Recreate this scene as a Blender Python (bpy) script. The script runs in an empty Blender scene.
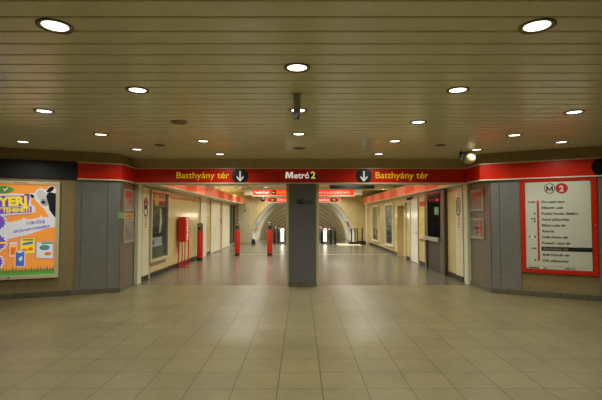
import bpy, bmesh, math, random
from mathutils import Vector
random.seed(7)
C = bpy.context.scene.collection
PI = math.pi

# ---------------------------------------------------------------- materials
def lin(c):
    return tuple((v/255/12.92 if v/255 <= .04045 else ((v/255+.055)/1.055)**2.4) for v in c) + (1,)

def M(name, col, rough=.5, metal=0.0, spec=.5, noise=None, emit=0.0, bump=0.0, ecol=None, coat=0.0):
    m = bpy.data.materials.new(name); m.use_nodes = True
    nt = m.node_tree; b = nt.nodes['Principled BSDF']
    b.inputs['Base Color'].default_value = lin(col)
    b.inputs['Roughness'].default_value = rough
    b.inputs['Metallic'].default_value = metal
    b.inputs['Specular IOR Level'].default_value = spec
    if coat:
        b.inputs['Coat Weight'].default_value = coat; b.inputs['Coat Roughness'].default_value = .08
    if emit:
        b.inputs['Emission Color'].default_value = lin(ecol or col)
        b.inputs['Emission Strength'].default_value = emit
    if noise or bump:
        sc, amt = noise or (30, 0)
        tc = nt.nodes.new('ShaderNodeTexCoord'); n = nt.nodes.new('ShaderNodeTexNoise')
        n.inputs['Scale'].default_value = sc; n.inputs['Detail'].default_value = 5
        nt.links.new(tc.outputs['Object'], n.inputs['Vector'])
        if amt:
            mr = nt.nodes.new('ShaderNodeMapRange')
            mr.inputs[1].default_value = .3; mr.inputs[2].default_value = .7
            mr.inputs[3].default_value = 1-amt; mr.inputs[4].default_value = 1+amt
            nt.links.new(n.outputs['Fac'], mr.inputs[0])
            mx = nt.nodes.new('ShaderNodeMix'); mx.data_type = 'RGBA'; mx.blend_type = 'MULTIPLY'
            mx.inputs[0].default_value = 1; mx.inputs[6].default_value = lin(col)
            nt.links.new(mr.outputs[0], mx.inputs[7]); nt.links.new(mx.outputs[2], b.inputs['Base Color'])
        if bump:
            bp = nt.nodes.new('ShaderNodeBump'); bp.inputs['Strength'].default_value = bump
            bp.inputs['Distance'].default_value = .01
            nt.links.new(n.outputs['Fac'], bp.inputs['Height']); nt.links.new(bp.outputs[0], b.inputs['Normal'])
    return m

def brick(name, c1, c2, mortar, bw, bh, axes='xy', off=(0, 0), msize=.004, rough=.5, spec=.5, noise=(3, .1), stain=0.0):
    m = bpy.data.materials.new(name); m.use_nodes = True
    nt = m.node_tree; b = nt.nodes['Principled BSDF']; L = nt.links.new
    b.inputs['Roughness'].default_value = rough; b.inputs['Specular IOR Level'].default_value = spec
    tc = nt.nodes.new('ShaderNodeTexCoord'); sp = nt.nodes.new('ShaderNodeSeparateXYZ'); cb = nt.nodes.new('ShaderNodeCombineXYZ')
    L(tc.outputs['Object'], sp.inputs[0])
    for k, a in enumerate(axes):
        ad = nt.nodes.new('ShaderNodeMath'); ad.operation = 'ADD'; ad.inputs[1].default_value = off[k]
        L(sp.outputs['XYZ'.index(a.upper())], ad.inputs[0]); L(ad.outputs[0], cb.inputs[k])
    t = nt.nodes.new('ShaderNodeTexBrick'); t.offset = 0; t.squash = 1
    t.inputs['Color1'].default_value = lin(c1); t.inputs['Color2'].default_value = lin(c2); t.inputs['Mortar'].default_value = lin(mortar)
    t.inputs['Scale'].default_value = 1; t.inputs['Mortar Size'].default_value = msize; t.inputs['Mortar Smooth'].default_value = .1
    t.inputs['Brick Width'].default_value = bw; t.inputs['Row Height'].default_value = bh
    L(cb.outputs[0], t.inputs['Vector'])
    col = t.outputs['Color']
    for sc, amt in ([noise] if noise else []) + ([(1.1, stain), (120, .10)] if stain else []):
        n = nt.nodes.new('ShaderNodeTexNoise'); n.inputs['Scale'].default_value = sc; n.inputs['Detail'].default_value = 6
        L(tc.outputs['Object'], n.inputs['Vector'])
        mr = nt.nodes.new('ShaderNodeMapRange'); mr.inputs[1].default_value = .3; mr.inputs[2].default_value = .7
        mr.inputs[3].default_value = 1-amt; mr.inputs[4].default_value = 1+amt; L(n.outputs['Fac'], mr.inputs[0])
        mx = nt.nodes.new('ShaderNodeMix'); mx.data_type = 'RGBA'; mx.blend_type = 'MULTIPLY'; mx.inputs[0].default_value = 1
        L(col, mx.inputs[6]); L(mr.outputs[0], mx.inputs[7]); col = mx.outputs[2]
    if stain:                                   # scattered dark scuffs and gum spots
        n = nt.nodes.new('ShaderNodeTexNoise'); n.inputs['Scale'].default_value = 5.5; n.inputs['Detail'].default_value = 2
        mp_ = nt.nodes.new('ShaderNodeMapping'); mp_.inputs['Scale'].default_value = (.7, 1.6, 1)
        L(tc.outputs['Object'], mp_.inputs[0]); L(mp_.outputs[0], n.inputs['Vector'])
        mr = nt.nodes.new('ShaderNodeMapRange'); mr.inputs[1].default_value = .70; mr.inputs[2].default_value = .78
        mr.inputs[3].default_value = 1; mr.inputs[4].default_value = .62; L(n.outputs['Fac'], mr.inputs[0])
        mx = nt.nodes.new('ShaderNodeMix'); mx.data_type = 'RGBA'; mx.blend_type = 'MULTIPLY'; mx.inputs[0].default_value = 1
        L(col, mx.inputs[6]); L(mr.outputs[0], mx.inputs[7]); col = mx.outputs[2]
    L(col, b.inputs['Base Color'])
    return m

m_floor = brick('hall_floor_tile', (136, 125, 88), (129, 118, 83), (80, 73, 53), .4, .4055, 'xy', (.21, .11), .0045, rough=.38, spec=.4, noise=(7, .07), stain=.12)
m_floor2 = brick('polished_floor_tile', (112, 106, 90), (103, 98, 83), (72, 65, 50), .6, .6, 'xy', (.21, .1), .004, rough=.24, spec=.6, noise=(3, .08))
m_stone = brick('beige_stone', (158, 140, 98), (152, 135, 94), (128, 112, 76), 1.3, .62, 'xz', (.3, 0), .004, rough=.45, noise=(14, .12))
m_marble = brick('beige_marble_panel', (206, 185, 125), (199, 178, 120), (160, 138, 88), .6, 5.0, 'yz', (.2, 2), .005, rough=.17, noise=(4, .08))
m_marble_e = brick('beige_end_wall', (212, 192, 138), (206, 187, 134), (170, 140, 78), .6, .6, 'xz', (.2, 0), .004, rough=.35, noise=(5, .06))
m_slat = M('ceiling_slat_paint', (232, 230, 200), .22, spec=.55, noise=(2.5, .05))
m_gap = M('ceiling_void', (26, 22, 16), .9)
m_soffit = M('corridor_ceiling_paint', (222, 208, 168), .25, noise=(6, .06))
m_steel = M('grey_steel_cladding', (150, 150, 148), .33, .45, noise=(8, .07))
m_steelbrown = M('brown_steel_cladding', (132, 123, 107), .4, .4, noise=(10, .1))
m_seam = M('cladding_seam', (52, 50, 47), .6)
m_skirt = brick('grey_stone_skirting', (112, 104, 86), (104, 97, 80), (60, 55, 44), .45, 2, 'xz', (0, 1), .005, rough=.5, noise=(30, .12))
m_blackskirt = M('dark_skirting', (42, 40, 36), .35, noise=(20, .1))
m_blackband = M('black_stone_band', (30, 30, 30), .55, noise=(60, .35), bump=.15)
m_red = M('red_sign_enamel', (218, 42, 20), .26, noise=(1.5, .05))
m_redlit = M('red_lit_acrylic', (218, 84, 54), .12, emit=.34, ecol=(232, 90, 54))
m_redlit2 = M('red_lit_acrylic_bright', (224, 104, 74), .12, emit=.46, ecol=(236, 116, 80))
m_redsign = M('hanging_sign_red', (220, 50, 25), .3, emit=1.0, ecol=(236, 58, 30))
m_trim = M('cream_aluminium_trim', (236, 230, 200), .35)
m_post = M('cream_painted_steel', (226, 222, 188), .35)
m_black = M('black_enamel', (14, 14, 14), .35)
m_rubber = M('black_rubber', (20, 19, 18), .5)
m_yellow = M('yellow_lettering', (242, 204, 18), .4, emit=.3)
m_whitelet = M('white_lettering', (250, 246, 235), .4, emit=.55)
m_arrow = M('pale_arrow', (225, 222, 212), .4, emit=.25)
m_white = M('white_board', (226, 214, 182), .3, noise=(4, .04))
m_door = M('cream_door_paint', (240, 233, 210), .16, noise=(3, .04))
m_chrome = M('polished_steel', (190, 185, 172), .18, .95)
m_satin = M('satin_aluminium', (186, 182, 168), .35, .5)
m_dark = M('dark_bronze_metal', (92, 83, 70), .32, .5)
m_darkpanel = M('dark_panel', (62, 55, 48), .4, noise=(10, .1))
m_redpaint = M('red_paint', (196, 30, 18), .35)
m_validhead = M('grey_brown_metal', (104, 94, 76), .4, .4)
m_lens = M('lamp_lens', (255, 252, 240), .4, emit=3.0, ecol=(255, 250, 236))
m_lensoff = M('unlit_lens', (70, 62, 48), .25)
m_lensred = M('reddish_unlit_lens', (170, 70, 48), .25)
m_rim = M('lamp_rim', (120, 108, 82), .35, .5)
m_paper = M('notice_paper', (160, 150, 130), .25)
m_red_ink = M('red_print', (200, 44, 28), .4)
m_dark_ink = M('black_print', (34, 33, 32), .4)
m_grey_ink = M('grey_print', (120, 118, 112), .4)
m_mapbg = M('map_paper', (226, 227, 208), .25, noise=(3, .03))
m_maroon = M('maroon_print', (120, 34, 40), .4)
m_green = M('green_print', (60, 140, 80), .4)
m_blue = M('blue_print', (60, 80, 160), .4)
m_tunnel = M('tunnel_panel', (196, 181, 142), .4, noise=(2, .05))
m_reveal = M('white_tunnel_lining', (236, 229, 208), .55)
m_floor_patch = M('pale_floor_area', (224, 212, 176), .6, noise=(30, .08))
m_glowwhite = M('white_glowing_panel', (255, 250, 238), .4, emit=2.2)
def lit(name, c, e=.48): return M(name, c, .25, emit=e)
p_orange = lit('ad_orange', (240, 152, 66)); p_white = lit('ad_white', (222, 222, 224), .4); p_purple = lit('ad_purple', (116, 84, 176))
p_yellow = lit('ad_yellow', (246, 216, 60)); p_black = lit('ad_black', (40, 38, 42), .3); p_grey = lit('ad_grey', (150, 148, 150), .5)
p_green = lit('ad_green', (86, 150, 60)); p_dgreen = lit('ad_dark_green', (96, 120, 66), .5); p_blue = lit('ad_blue', (70, 110, 190))
p_lorange = lit('ad_light_orange', (250, 190, 120)); p_darkorange = lit('ad_deep_orange', (224, 120, 34))

def glass_mat(name, tint, rough=.03, ior=1.4):
    m = bpy.data.materials.new(name); m.use_nodes = True; nt = m.node_tree; nt.nodes.remove(nt.nodes['Principled BSDF'])
    out = nt.nodes['Material Output']; mx = nt.nodes.new('ShaderNodeMixShader'); fr = nt.nodes.new('ShaderNodeFresnel'); fr.inputs[0].default_value = ior
    tr = nt.nodes.new('ShaderNodeBsdfTransparent'); tr.inputs[0].default_value = lin(tint)
    gl = nt.nodes.new('ShaderNodeBsdfGlossy'); gl.inputs['Roughness'].default_value = rough
    ge = nt.nodes.new('ShaderNodeNewGeometry'); iv = nt.nodes.new('ShaderNodeMath'); iv.operation = 'SUBTRACT'; iv.inputs[0].default_value = 1
    ml = nt.nodes.new('ShaderNodeMath'); ml.operation = 'MULTIPLY'
    nt.links.new(ge.outputs['Backfacing'], iv.inputs[1]); nt.links.new(iv.outputs[0], ml.inputs[0]); nt.links.new(fr.outputs[0], ml.inputs[1])
    nt.links.new(ml.outputs[0], mx.inputs[0]); nt.links.new(tr.outputs[0], mx.inputs[1]); nt.links.new(gl.outputs[0], mx.inputs[2]); nt.links.new(mx.outputs[0], out.inputs[0])
    return m
m_glass = glass_mat('clear_glass', (240, 244, 240))

# ---------------------------------------------------------------- mesh helpers
class MB:
    def __init__(s): s.v = []; s.f = []
    def add(s, vs, fs):
        o = len(s.v); s.v += [tuple(v) for v in vs]; s.f += [tuple(i+o for i in f) for f in fs]; return s
    def box(s, x0, x1, y0, y1, z0, z1):
        v = [(x, y, z) for z in (z0, z1) for y in (y0, y1) for x in (x0, x1)]
        return s.add(v, [(0, 2, 3, 1), (4, 5, 7, 6), (0, 1, 5, 4), (2, 6, 7, 3), (0, 4, 6, 2), (1, 3, 7, 5)])
    def prism(s, poly, a, b, plane='xz'):
        # polygon in a plane extruded along the third axis from a to b
        n = len(poly)
        def mk(p, t):
            return (p[0], t, p[1]) if plane == 'xz' else (p[0], p[1], t) if plane == 'xy' else (t, p[0], p[1])
        v = [mk(p, a) for p in poly] + [mk(p, b) for p in poly]
        f = [tuple(range(n-1, -1, -1)), tuple(range(n, 2*n))] + [(i, (i+1) % n, n+(i+1) % n, n+i) for i in range(n)]
        return s.add(v, f)
    def disc(s, cx, cz, r, y0, y1, n=32, rz=None):
        return s.prism([(cx+r*math.cos(2*PI*i/n), cz+(rz or r)*math.sin(2*PI*i/n)) for i in range(n)], y0, y1)
    def ring(s, cx, cz, r0, r1, y0, y1, n=32, k=1.0, a0=0, a1=2*PI):
        full = abs(a1-a0-2*PI) < 1e-6; m = n if full else n+1
        A = [a0+(a1-a0)*i/n for i in range(m)]
        v = []
        for y in (y0, y1):
            for r in (r0, r1): v += [(cx+r*math.cos(a), y, cz+r*k*math.sin(a)) for a in A]
        f = []
        for i in range(n):
            j = (i+1) % m
            f += [(i, j, m+j, m+i), (2*m+i, 3*m+i, 3*m+j, 2*m+j), (m+i, m+j, 3*m+j, 3*m+i), (i, 2*m+i, 2*m+j, j)]
        return s.add(v, f)
    def lathe(s, prof, cx=0, cy=0, n=28):
        m = len(prof); v = []; f = []
        for r, z in prof: v += [(cx+r*math.cos(2*PI*i/n), cy+r*math.sin(2*PI*i/n), z) for i in range(n)]
        for k in range(m-1):
            for i in range(n):
                j = (i+1) % n; f.append((k*n+i, k*n+j, (k+1)*n+j, (k+1)*n+i))
        f.append(tuple(range(n-1, -1, -1))); f.append(tuple(range((m-1)*n, m*n)))
        return s.add(v, f)
    def tube(s, pts, r, n=10):
        P = [Vector(p) for p in pts]; v = []; f = []
        for i, p in enumerate(P):
            d = ((P[min(i+1, len(P)-1)]-p).normalized() + (p-P[max(i-1, 0)]).normalized())
            d = d.normalized() if d.length > 1e-6 else Vector((0, 0, 1))
            a = d.orthogonal().normalized() if i == 0 else (a-d*a.dot(d)).normalized()
            b = d.cross(a)
            v += [p+a*r*math.cos(2*PI*k/n)+b*r*math.sin(2*PI*k/n) for k in range(n)]
        for i in range(len(P)-1):
            for k in range(n):
                j = (k+1) % n; f.append((i*n+k, i*n+j, (i+1)*n+j, (i+1)*n+k))
        f.append(tuple(range(n-1, -1, -1))); f.append(tuple(range((len(P)-1)*n, len(P)*n)))
        return s.add(v, f)
    def sphere(s, c, r, n=24, m=14):
        prof = [(max(r*math.sin(PI*i/m), 1e-4), c[2]-r*math.cos(PI*i/m)) for i in range(m+1)]
        return s.lathe(prof, c[0], c[1], n)
    def build(s, name, mat, parent=None, loc=None, rz=0, bevel=0, smooth=False, seg=2):
        me = bpy.data.meshes.new(name); me.from_pydata(s.v, [], s.f)
        bm = bmesh.new(); bm.from_mesh(me); bmesh.ops.recalc_face_normals(bm, faces=bm.faces); bm.to_mesh(me); bm.free()
        me.materials.append(mat)
        o = bpy.data.objects.new(name, me); C.objects.link(o)
        if parent: o.parent = parent
        if loc: o.location = loc
        o.rotation_euler = (0, 0, rz)
        if smooth:
            for p in me.polygons: p.use_smooth = True
            try: me.set_sharp_from_angle(angle=math.radians(40))
            except Exception: pass
        if bevel:
            b = o.modifiers.new('bevel', 'BEVEL'); b.width = bevel; b.segments = seg; b.limit_method = 'ANGLE'
        return o

def tag(o, label=None, cat=None, group=None, kind=None):
    if label: o['label'] = label
    if cat: o['category'] = cat
    if group: o['group'] = group
    if kind: o['kind'] = kind
    return o
def struct(name, mb, mat, **k):
    return tag(mb.build(name, mat, **k), kind='structure')
def thing(name, label, cat, loc=(0, 0, 0), rz=0, group=None):
    o = bpy.data.objects.new(name, None); C.objects.link(o); o.empty_display_size = .1
    o.location = loc; o.rotation_euler = (0, 0, rz)
    return tag(o, label, cat, group)

def text(name, s, mat, parent, x, z, y, w=None, h=None, al='l', bold=0.0, rot=0.0, thick=.002):
    """lettering in the local x-z plane, read from -y; w = total width, h = cap height"""
    cu = bpy.data.curves.new('t', 'FONT'); cu.body = s; cu.extrude = .01; cu.offset = bold; cu.resolution_u = 3
    ob = bpy.data.objects.new('t', cu); C.objects.link(ob); bpy.context.view_layer.update()
    dg = bpy.context.evaluated_depsgraph_get()
    me = bpy.data.meshes.new_from_object(ob.evaluated_get(dg)); bpy.data.objects.remove(ob); bpy.data.curves.remove(cu)
    X = [v.co.x for v in me.vertices]; x0, x1 = min(X), max(X)
    cap = .73
    sz = (h/cap) if h else w/(x1-x0); sx = (w/(x1-x0)) if w else sz
    shift = {'l': -x0, 'c': -(x0+x1)/2, 'r': -x1}[al]
    ca, sa = math.cos(rot), math.sin(rot)
    for v in me.vertices:
        a, b, d = (v.co.x+shift)*sx, v.co.y*sz, v.co.z
        v.co = (x+a*ca-b*sa, y-thick*(d/.01*.5+.5), z+a*sa+b*ca)
    me.materials.clear(); me.materials.append(mat); me.name = name
    o = bpy.data.objects.new(name, me); C.objects.link(o); o.parent = parent
    return o

def down_arrow(mb, cx, cz, r, y0, y1, ang=0):
    pts = [(-.11, .72), (.11, .72), (.11, -.3), (.46, .06), (.46, -.24), (0, -.74), (-.46, -.24), (-.46, .06), (-.11, -.3)]
    ca, sa = math.cos(ang), math.sin(ang)
    return mb.prism([(cx+r*(a*ca-b*sa), cz+r*(a*sa+b*ca)) for a, b in pts], y0, y1)

# ---------------------------------------------------------------- dimensions
ZC = 2.853                      # hall ceiling
ZB, ZT = 2.286, 2.639           # red fascia bottom / top
YP = 9.66                       # portal plane
ZCC = 3.03                      # corridor ceiling
LB = (-3.75, 8.93); LO = (-7.3, 7.415)      # left angled wall: corner, outer end
RB = (3.75, 8.93);  RO = (7.1, 7.105)       # right angled wall
aL = math.atan2(LB[1]-LO[1], LB[0]-LO[0]); aR = math.atan2(RO[1]-RB[1], RO[0]-RB[0])
uL = (math.cos(aL), math.sin(aL)); uR = (math.cos(aR), math.sin(aR))
def PL(s): return (LB[0]-s*uL[0], LB[1]-s*uL[1])     # point on the left wall, s metres from its corner
def PR(s): return (RB[0]+s*uR[0], RB[1]+s*uR[1])
XL, XR = -3.8, 3.85             # corridor walls
YE = 25.5                       # end wall

# ---------------------------------------------------------------- setting
struct('floor', MB().box(-8.2, 8.2, -4.2, 9.816, -.12, 0), m_floor)
struct('floor', MB().box(-6.4, 6.4, 9.816, 30, -.12, 0), m_floor2)
struct('trim_1', MB().box(XL, XR, 17.85, 17.9, -.02, .001), m_trim)
mb = MB()
pitch, y = .2195, 2.793-.2195*32
while y < 9.75:
    for xa, xb in ((-8.2, -2.786), (-2.778, 2.946), (2.954, 8.2)):
        z = ZC; w = pitch-.018
        prof = [(y+.009, z+.03), (y+.009, z+.006), (y+.016, z), (y+.009+w-.007, z), (y+.009+w, z+.006), (y+.009+w, z+.03)]
        mb.prism(prof, xa, xb, 'yz')
    y += pitch
struct('ceiling', mb, m_slat)
struct('ceiling', MB().box(-8.2, 8.2, -4.2, 9.7, ZC+.031, ZC+.12), m_gap)
struct('ceiling', MB().box(-6.4, 6.4, 10.0, YE+.3, ZCC, ZCC+.1), m_soffit)

def wallpoly(name, poly, z0, z1, mat): return struct(name, MB().prism(poly, z0, z1, 'xy'), mat)
def walled(name, P0, P1, ang, mat, pts, z1):
    """angled wall in its own frame so the stone courses follow it"""
    return struct(name, MB().prism(pts, 0, z1, 'xy'), mat, loc=(P0[0], P0[1], 0), rz=ang)
lenL = math.hypot(LB[0]-LO[0], LB[1]-LO[1]); lenR = math.hypot(RB[0]-RO[0], RB[1]-RO[1])
walled('wall_left', LB, LO, aL, m_stone, [(0, 0), (-lenL, 0), (-lenL, .3), (0, .3)], ZC+.03)
walled('wall_right', RB, RO, aR, m_stone, [(.17, 0), (lenR, 0), (lenR, .3), (.17, .3)], ZC+.03)
# short return walls between the angled walls and the portal
struct('wall_left_return', MB().prism([(-3.75, 8.93), (-3.83, 9.9), (-3.83, 10.1), (-4.2, 10.1), (-4.2, 8.75)], 0, ZC+.03, 'xy'), m_stone)
struct('wall_right_return', MB().prism([(3.9, 8.85), (3.9, 10.1), (4.2, 10.1), (4.2, 8.7)], 0, ZC+.03, 'xy').prism([(3.75, 8.93), (3.75, 9.72), (3.9, 9.72), (3.9, 8.85)], ZB+.01, ZC+.03, 'xy'), m_stone)
struct('wall_back', MB().box(-3.9, 3.9, YP+.06, 10.1, ZB+.01, ZCC+.1), M('grey_beige_plaster', (196, 182, 150), .4, noise=(6, .08)))
struct('wall_far_left', MB().box(-7.5, -7.3, -4.2, 7.6, 0, ZC+.03), m_stone)
struct('wall_far_right', MB().box(7.1, 7.3, -4.2, 7.3, 0, ZC+.03), m_stone)
struct('wall_front', MB().box(-7.5, 7.3, -4.2, -4, 0, ZC+.03), m_stone)
# corridor: shop fronts stop below the ceiling, which runs on above them
struct('wall_corridor_left', MB().box(-6.2, XL, 10.1, 23.0, 0, 2.66), m_marble)
struct('wall_corridor_left', MB().box(-6.2, -4.6, 23.0, YE, 0, 2.66), m_marble)
struct('wall_corridor_left', MB().box(-4.6, XL, 23.0, YE, 2.28, 2.66), m_marble)
mb = MB()
for a, b in ((10.1, 15.9), (17.15, YE)): mb.box(XR, 6.2, a, b, 0, 2.66)
mb.box(XR, 6.2, 15.9, 17.15, 1.97, 2.66)
struct('wall_corridor_right', mb, m_marble)
struct('wall_niche', MB().box(XR+.2, 6.2, 15.9, 17.15, 0, 1.97), M('niche_paint', (212, 198, 152), .4))
struct('wall_outer_left', MB().box(-6.4, -6.2, 10.1, YE+.3, 0, ZCC+.1), m_marble_e)
struct('wall_outer_right', MB().box(6.2, 6.4, 10.1, YE+.3, 0, ZCC+.1), m_marble_e)
struct('wall_partition_left', MB().box(-6.4, -4.15, 9.95, 10.1, 0, ZCC+.1), m_stone)
struct('wall_partition_right', MB().box(4.15, 6.4, 9.95, 10.1, 0, ZCC+.1), m_stone)
# end wall with the arched tunnel mouth
R0, CX, CZ = 3.13, .12, -.13
arc = [(CX+R0*math.cos(t), CZ+R0*math.sin(t)) for t in [math.asin(.13/R0)+(PI-2*math.asin(.13/R0))*i/40 for i in range(41)]]
struct('wall_end', MB().prism([(-6.2, 0), (-6.2, ZCC+.1), (6.2, ZCC+.1), (6.2, 0)] + arc, YE, YE+.3), m_marble_e)
mb = MB()
def tube_shell(mb, path, n=40):
    """half-round lining through rings (y, cx, cz, r)"""
    v = []; f = []
    for (yy, cx, cz, r) in path: v += [(cx+r*math.cos(PI*(i-4)/(n-8)), yy, cz+r*math.sin(PI*(i-4)/(n-8))) for i in range(n+1)]
    for k in range(len(path)-1):
        for i in range(n): f.append((k*(n+1)+i, k*(n+1)+i+1, (k+1)*(n+1)+i+1, (k+1)*(n+1)+i))
    return mb.add(v, f)
tube_shell(mb, [(YE+.3, CX, CZ, R0+.02), (29.6, CX, CZ, R0+.02), (29.6, CX, CZ, 2.94)])
struct('wall_tunnel_lining', mb, m_reveal, smooth=True)
d30 = math.tan(math.radians(30)); mb = MB(); mg = MB()
for k in range(24):
    ya = 29.55+k*.46; yb = ya+.395; yc_ = ya+.47
    tube_shell(mb, [(ya, CX, CZ-d30*(ya-29.55), 2.95), (yb, CX, CZ-d30*(yb-29.55), 2.95)])
    tube_shell(mg, [(yb-.01, CX, CZ-d30*(yb-.01-29.55), 2.97), (yc_, CX, CZ-d30*(yc_-29.55), 2.97)])
struct('wall_tunnel', mb, m_tunnel, smooth=True)
struct('wall_tunnel_joint', mg, M('tunnel_joint_shade', (128, 113, 80), .6), smooth=True)  # groove shade between the rings, put into a darker joint colour
# portal frame: cream steel posts and head rail
for xa, xb in ((-3.81, -3.725), (3.81, 3.90)):
    struct('trim_2', MB().box(xa, xb, 9.9, 10.14, 0, ZB+.02), m_post, bevel=.006)
struct('trim_3', MB().box(-3.8, 3.83, 9.85, 10.1, ZB-.002, ZB+.012), m_post)
# steel cladding either side of the portal
def clad(name, P, ang, segs, z0, z1, mat, sgn):
    mb = MB()
    for a, b in segs: mb.box(sgn*a if sgn > 0 else -b, sgn*b if sgn > 0 else -a, -.018, 0, z0, z1)
    return struct(name, mb, mat, loc=(P[0], P[1], 0), rz=ang, bevel=.004)
clad('trim_4', LB, aL, [(-.01, .226), (.232, .702), (.708, .8)], .09, ZB+.01, m_steel, -1)
clad('trim_5', RB, aR, [(.165, .321), (.327, .7)], .09, ZB+.01, m_steel, 1)
clad('trim_5', RB, aR, [(1.965, 2.35), (2.356, 2.8)], .09, ZB+.01, m_steel, 1)
def xs(side, y): return -(3.75+(y-8.93)*.0825) if side < 0 else 3.9
def slabp(side, a, b, t=.018): return [(xs(side, a), a), (xs(side, a)-side*t, a), (xs(side, b)-side*t, b), (xs(side, b), b)]
def slab(side, a, b, z0=.09, z1=ZB, t=.018): return MB().prism(slabp(side, a, b, t), z0, z1, 'xy')
struct('trim_6', slab(-1, 8.95, 9.14).prism(slabp(-1, 9.146, 9.9), .09, ZB, 'xy'), m_steelbrown, bevel=.003)
struct('trim_7', slab(1, 8.87, 9.9), m_steelbrown, bevel=.003)
struct('trim_8', MB().box(-lenL, -.79, -.03, 0, 2.288, 2.64), m_blackband, loc=(LB[0], LB[1], 0), rz=aL)
# skirtings
struct('baseboard_left', MB().box(-lenL, .0, -.035, 0, 0, .1), m_skirt, loc=(LB[0], LB[1], 0), rz=aL, bevel=.004)
struct('baseboard_right', MB().box(.15, lenR, -.035, 0, 0, .1), m_skirt, loc=(RB[0], RB[1], 0), rz=aR, bevel=.004)
struct('baseboard_left_return', slab(-1, 8.92, 9.9, 0, .1, .035), m_skirt, bevel=.004)
struct('baseboard_right_return', slab(1, 8.84, 9.9, 0, .1, .035), m_skirt, bevel=.004)
struct('baseboard_corridor_left', MB().box(XL, XL+.012, 10.15, 18.05, 0, .13).box(XL, XL+.012, 22.9, 23, 0, .13), m_blackskirt)
struct('baseboard_corridor_right', MB().box(XR-.012, XR, 10.15, 11.3, 0, .13).box(XR-.012, XR, 13.2, 14.05, 0, .13).box(XR-.012, XR, 15.15, 15.9, 0, .13).box(XR-.012, XR, 17.15, YE, 0, .13), m_blackskirt)
struct('baseboard_end', MB().box(3.3, XR, YE-.012, YE, 0, .13), m_blackskirt)

# central pillar
pil = tag(MB().box(-.262, .326, YP+.015, 10.12, 0, ZB+.01).build('pillar', m_stone), kind='structure')
MB().box(-.272, .335, YP, YP+.03, .095, ZB).build('steel_cladding', M('dark_grey_steel_cladding', (124, 127, 129), .36, .45, noise=(8, .07)), pil, bevel=.006)
MB().box(-.28, .343, YP-.015, YP+.02, 0, .095).build('stone_skirting', m_skirt, pil, bevel=.004)
for xa, xb in ((-.337, -.28), (.343, .405)): MB().box(xa, xb, 9.86, 10.12, 0, ZB+.01).build('corner_post', m_post, pil, bevel=.005)
mb = MB(); yl = YP-.004                                   # sketched arrow emblem
mb.box(-.20, -.075, yl, YP, 1.876, 1.889).box(-.075, .26, yl, YP, 1.898, 1.91)
mb.prism([(-.08, 1.905), (.0, 1.945), (.08, 1.95), (.09, 1.965), (.01, 1.957), (-.03, 1.94), (-.09, 1.915)], yl, YP)
mb.prism([(-.08, 1.905), (-.02, 1.93), (.06, 1.93), (.0, 1.905)], yl, YP)
for i in range(7):
    x = -.085+i*.028; hgt = .03 if i % 2 else .042
    mb.box(x, x+.02, yl, YP, 1.828, 1.832+hgt)
mb.box(-.085, .115, yl, YP, 1.864, 1.88)
for x in (.125, .195):
    mb.prism([(x, 1.885), (x+.03, 1.885), (x+.07, 1.853), (x+.03, 1.82), (x, 1.82), (x+.04, 1.853)], yl, YP)
mb.build('arrow_emblem', m_black, pil)

# ---------------------------------------------------------------- red fascias
def fascia_box(parent, x0, x1, out, cuts=(), mat=m_red):
    e = [x0]+list(cuts)+[x1]
    for a, b in zip(e, e[1:]): MB().box(a+.0015, b-.0015, -out, 0, .022, ZT-ZB-.018).build('panel', mat, parent)
    MB().box(x0, x1, -out-.012, 0, 0, .022).build('lower_trim', m_trim, parent)
    MB().box(x0, x1, -out-.012, 0, ZT-ZB-.018, ZT-ZB).build('upper_trim', m_trim, parent)
fp = thing('sign_fascia', 'long red sign fascia over the central portal reading Metró 2 between two arrows', 'sign', (0, YP+.06, ZB))
fascia_box(fp, -3.69, 3.69, .06, (-3.45, -.53, .57, 3.45))
zc = (ZT-ZB)/2
for cx, tx in ((-1.365, -2.79), (1.41, 1.672)):
    d = MB().disc(cx, zc, .182, -.066, -.058, 40).build('arrow_disc', m_black, fp)
    down_arrow(MB(), cx, zc-.01, .165, -.07, -.064).build('arrow', m_arrow, d)
    text('lettering', 'Batthyány tér', m_yellow, fp, tx, zc-.055, -.06, w=1.18, h=.15, bold=.002)
MB().prism([(-.35, 0), (-.31, 0), (-.302, .1), (-.272, .0), (-.248, 0), (-.218, .1), (-.21, 0), (-.17, 0), (-.183, .142), (-.232, .142), (-.26, .055), (-.288, .142), (-.337, .142)], -.064, -.06).build('title_initial', m_whitelet, fp)
bpy.data.objects['title_initial'].data.transform(__import__('mathutils').Matrix.Translation((0, 0, zc-.055)))
text('title_lettering', 'etró', m_whitelet, fp, -.155, zc-.055, -.06, w=.345, h=.142, bold=.012)
d = MB().disc(.272, zc-.002, .098, -.066, -.058, 32).build('number_disc', m_black, fp)
text('numeral', '2', M('bright_yellow_numeral', (250, 224, 40), .4, emit=.5), d, .272, zc-.058, -.066, w=.105, h=.158, al='c', bold=.03)
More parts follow.
